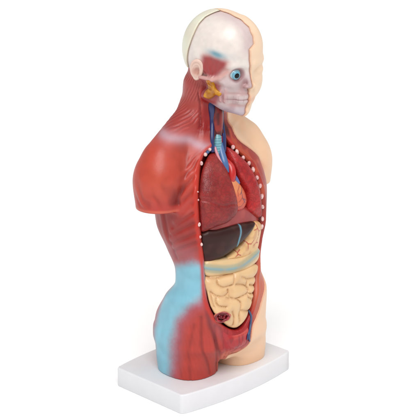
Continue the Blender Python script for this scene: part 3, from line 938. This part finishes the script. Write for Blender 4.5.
def gut_paint(V):
    s, z = SZ(V)
    d = np.full(s.shape, 40, f32)
    for g in GRP:
        d = np.minimum(d, polyline(s, z, g))
    c = base_col(V, rgb(234, 199, 154))
    c = mix(c, rgb(206, 158, 114), .4 * np.exp(-(d / 1.2) ** 2))
    c = mix(c, rgb(216, 172, 128), .3 * smooth(.5, .8, noise(V, 9, 25)))
    return c
CEC = (-30.5, 69.0)
gut = pillow(INT, 3.5, 6, 8, 2.5, 11, extra=gut_ex)
def gut_f(P):
    s, z = SZ(P)
    hole = np.sqrt(((s - CEC[0]) / 1.25) ** 2 + (z - CEC[1]) ** 2) - 5.0
    return smax(gut(P), -smax(hole, -(torso(P) + 7.5), 1), 1.0)
gut_f.outline = gut.outline
organ('intestines', gut_f, 'organ', gut_paint, .6)
# cut end of the caecum: pale rim, dark red folded inside
cp = surf(CEC[0], CEC[1], 1.3)
nrm = np.array([math.sin(CEC[0] / 50), -math.cos(CEC[0] / 50), -.15]); nrm /= np.linalg.norm(nrm)
xa = np.cross([0, 0, 1], nrm); xa /= np.linalg.norm(xa); ya = np.cross(nrm, xa)
def cec_f(P):
    q = P - cp.astype(f32)
    a = q @ xa.astype(f32); b = q @ ya.astype(f32); c = q @ nrm.astype(f32)
    r = np.sqrt((a / 1.35) ** 2 + b ** 2); ang = np.arctan2(b, a / 1.35)
    wob = .5 * np.sin(3 * ang + 1) + .3 * np.sin(7 * ang)
    rim = np.sqrt((r - 4.9 - wob * .6) ** 2 + (c - .2 - .4 * np.sin(2 * ang)) ** 2) - 1.35
    fold = np.sqrt((r - 2.4 - .5 * np.sin(4 * ang + c)) ** 2 * 1.0 + (c + 2.0 - .5 * np.sin(3 * ang)) ** 2) - 1.25
    core = np.sqrt((a + .6) ** 2 + (b + .3) ** 2 + (c + 1.8) ** 2) - 1.3
    back = smax(r - 5, np.abs(c + 4) - 1, .5)
    return smin(smin(smin(rim, fold, .4), core, .4), back, .5)
def cec_paint(V):
    q = V - cp.astype(f32)
    a = q @ xa.astype(f32); b = q @ ya.astype(f32); c_ = q @ nrm.astype(f32)
    r = np.sqrt((a / 1.35) ** 2 + b ** 2)
    c = mix(base_col(V, rgb(132, 20, 38)), rgb(180, 52, 66), smooth(.5, .75, noise(V, 2.2, 26)))
    c = mix(c, rgb(206, 128, 108), smooth(5.2, 5.9, r + (noise(V, 4, 27) - .5)))
    return c
settle(sdf_part('cut_bowel_end', cec_f, cp - 13, cp + 13, .35, M['organ'], model, cec_paint))

# pelvic organs under the bowel: bladder with a fold over it, and the blue vein beside it
BLA = [(-32,58),(-22,53),(-12,49),(0,51),(9,57),(9,47),(6,38),(3,31),(-6,27),(-18,27),(-30,40)]
def bla_ex(P, s, z, pd):
    return -1.3 * np.exp(-((z - (46 + .25 * s * .5)) / 2.6) ** 2) * smooth(-26, -12, s) + .1 * np.sin((s + 8) * 1.3 / (.35 + z / 60) + 4 * noise(P, 6, 31)) * smooth(46, 42, z) * smooth(-28, -20, s)
def bla_paint(V):
    s, z = SZ(V)
    c = mix(base_col(V, rgb(186, 48, 54)), rgb(206, 88, 78), .8 * np.exp(-((z - 46 - .12 * s) / 2.4) ** 2) * smooth(-26, -12, s))
    c = mix(c, rgb(150, 24, 36), .7 * smooth(.5, .7, noise(V * np.array([2.6, 2.6, .5], f32), 6, 30)) * smooth(47, 42, z))
    c = mix(c, rgb(220, 124, 104), smooth(33, 28, z))
    return c
organ('bladder', pillow(BLA, 3.4, 4.2, 13, 5, 12, extra=bla_ex), 'organ', bla_paint, .7)
tube('pelvic_vein', [(9, 66, -1, 1.0), (11, 60, .8, 1.1), (10.5, 53, .8, 1.2), (7, 47, .9, 1.1), (4, 41, .9, 1.1), (5.5, 35, .8, .8)], 1, M['vein'], model, rgb(70, 88, 124))
tube('pelvic_vein', [(7, 47, .8, .9), (2.5, 43.5, 1.0, .8), (1, 38, 1.0, .6)], 1, M['vein'], model, rgb(60, 84, 130))

# ---- cut rib ends down both sides of the opening
ribs = [(17.5,229,0),(21.5,224,0),(26.5,218,0),(30.5,212,0),(32.5,205.5,0),(33,197.5,0),(33.5,189,0),(35,178,0),(36.5,167,0),(37,154.5,0),(38,146,0)]
ribsR = [(-45.5,231,0),(-50.8,227,0),(-53.5,220,0),(-53.2,195.5,1),(-52.3,188,1),(-51.8,164,0),(-51.2,151.5,0),(-50.2,143.5,0)]
for k, (s, z, small) in enumerate(ribs + ribsR):
    nv = np.array([math.sin(s / 50), -math.cos(s / 50), 0])
    left = k < len(ribs)
    p = surf(s, z, -1.6 if left else -.4)
    r = 2.5 if left else 1.9
    if small: r = 1.0
    o = settle(uv_ball('rib_end', p, r, M['bone'], model,
        lambda v: mix(base_col(v, rgb(226, 176, 174)), rgb(240, 214, 208), smooth(.4, .7, noise(np.asarray(v, f32), 1.6, 33))),
        squash=(.95 + .12 * math.sin(k * 3.7), 1.05 + .15 * math.sin(k * 2.1), .72), axis=nv + [0, 0, .3 * math.sin(k * 1.7)], seg=18))

# ------------------------------------------------------------------ base plate (rounded, bowed front and back)
W2, D2, TH = 79.2, 48.6, 20.0
def outline(off=0):
    pts = []
    def arc_side(y0, sgn, x0, x1):
        for k in range(25):
            t = k / 24; x = x0 + (x1 - x0) * t
            pts.append((x, y0 + sgn * 8.2 * (1 - (x / W2) ** 2)))
    arc_side(-D2, -1, -W2 + 4, W2 - 4)
    for k in range(1, 8):
        a = -math.pi / 2 + math.pi / 2 * k / 8; pts.append((W2 - 4 + 4 * math.cos(a), -D2 + 4 + 4 * math.sin(a)))
    for k in range(9):
        a = math.pi / 2 * k / 8; pts.append((W2 - 4 + 4 * math.cos(a), D2 - 4 + 4 * math.sin(a)))
    arc_side(D2, 1, W2 - 4.1, -W2 + 4.1)
    for k in range(9):
        a = math.pi / 2 + math.pi / 2 * k / 8; pts.append((-W2 + 4 + 4 * math.cos(a), D2 - 4 + 4 * math.sin(a)))
    for k in range(8):
        a = math.pi + math.pi / 2 * k / 8; pts.append((-W2 + 4 + 4 * math.cos(a), -D2 + 4 + 4 * math.sin(a)))
    P = np.array(pts); c = np.array([0, 0.])
    t = np.roll(P, -1, 0) - np.roll(P, 1, 0); t /= np.linalg.norm(t, axis=1)[:, None] + 1e-9
    nn = np.stack([t[:, 1], -t[:, 0]], 1)
    return P - nn * off
prof = [(0.4, -TH), (0, -TH + .6), (0, -1.8), (.2, -1.0), (.6, -.45), (1.1, -.12), (1.7, 0)]
rings = [np.c_[outline(o), np.full(len(outline()), z)] for o, z in prof]
n = len(rings[0]); v = np.concatenate(rings); fcs = []
for k in range(len(prof) - 1):
    for j in range(n):
        fcs.append((k * n + j, k * n + (j + 1) % n, (k + 1) * n + (j + 1) % n, (k + 1) * n + j))
fcs.append(tuple((len(prof) - 1) * n + j for j in range(n)))
fcs.append(tuple(range(n))[::-1])
me = bpy.data.meshes.new('base_plate')
me.from_pydata([tuple(p * S) for p in v], [], fcs)
for p in me.polygons: p.use_smooth = len(p.vertices) == 4
me.materials.append(M['base'])
bo = bpy.data.objects.new('base_plate', me); COLL.objects.link(bo); bo.parent = model; settle(bo)

# ------------------------------------------------------------------ white sweep the model stands on
me = bpy.data.meshes.new('backdrop')
R_ = 40.0
me.from_pydata([(-R_, -R_, 0), (R_, -R_, 0), (R_, R_, 0), (-R_, R_, 0)], [], [(0, 1, 2, 3)])
me.materials.append(M['sweep'])
fl = bpy.data.objects.new('backdrop', me); COLL.objects.link(fl); fl.location = (0, 0, -0.0201)
fl['kind'] = 'structure'; fl['label'] = 'plain white studio sweep'
print('built in %.1fs' % (time.time() - T0))
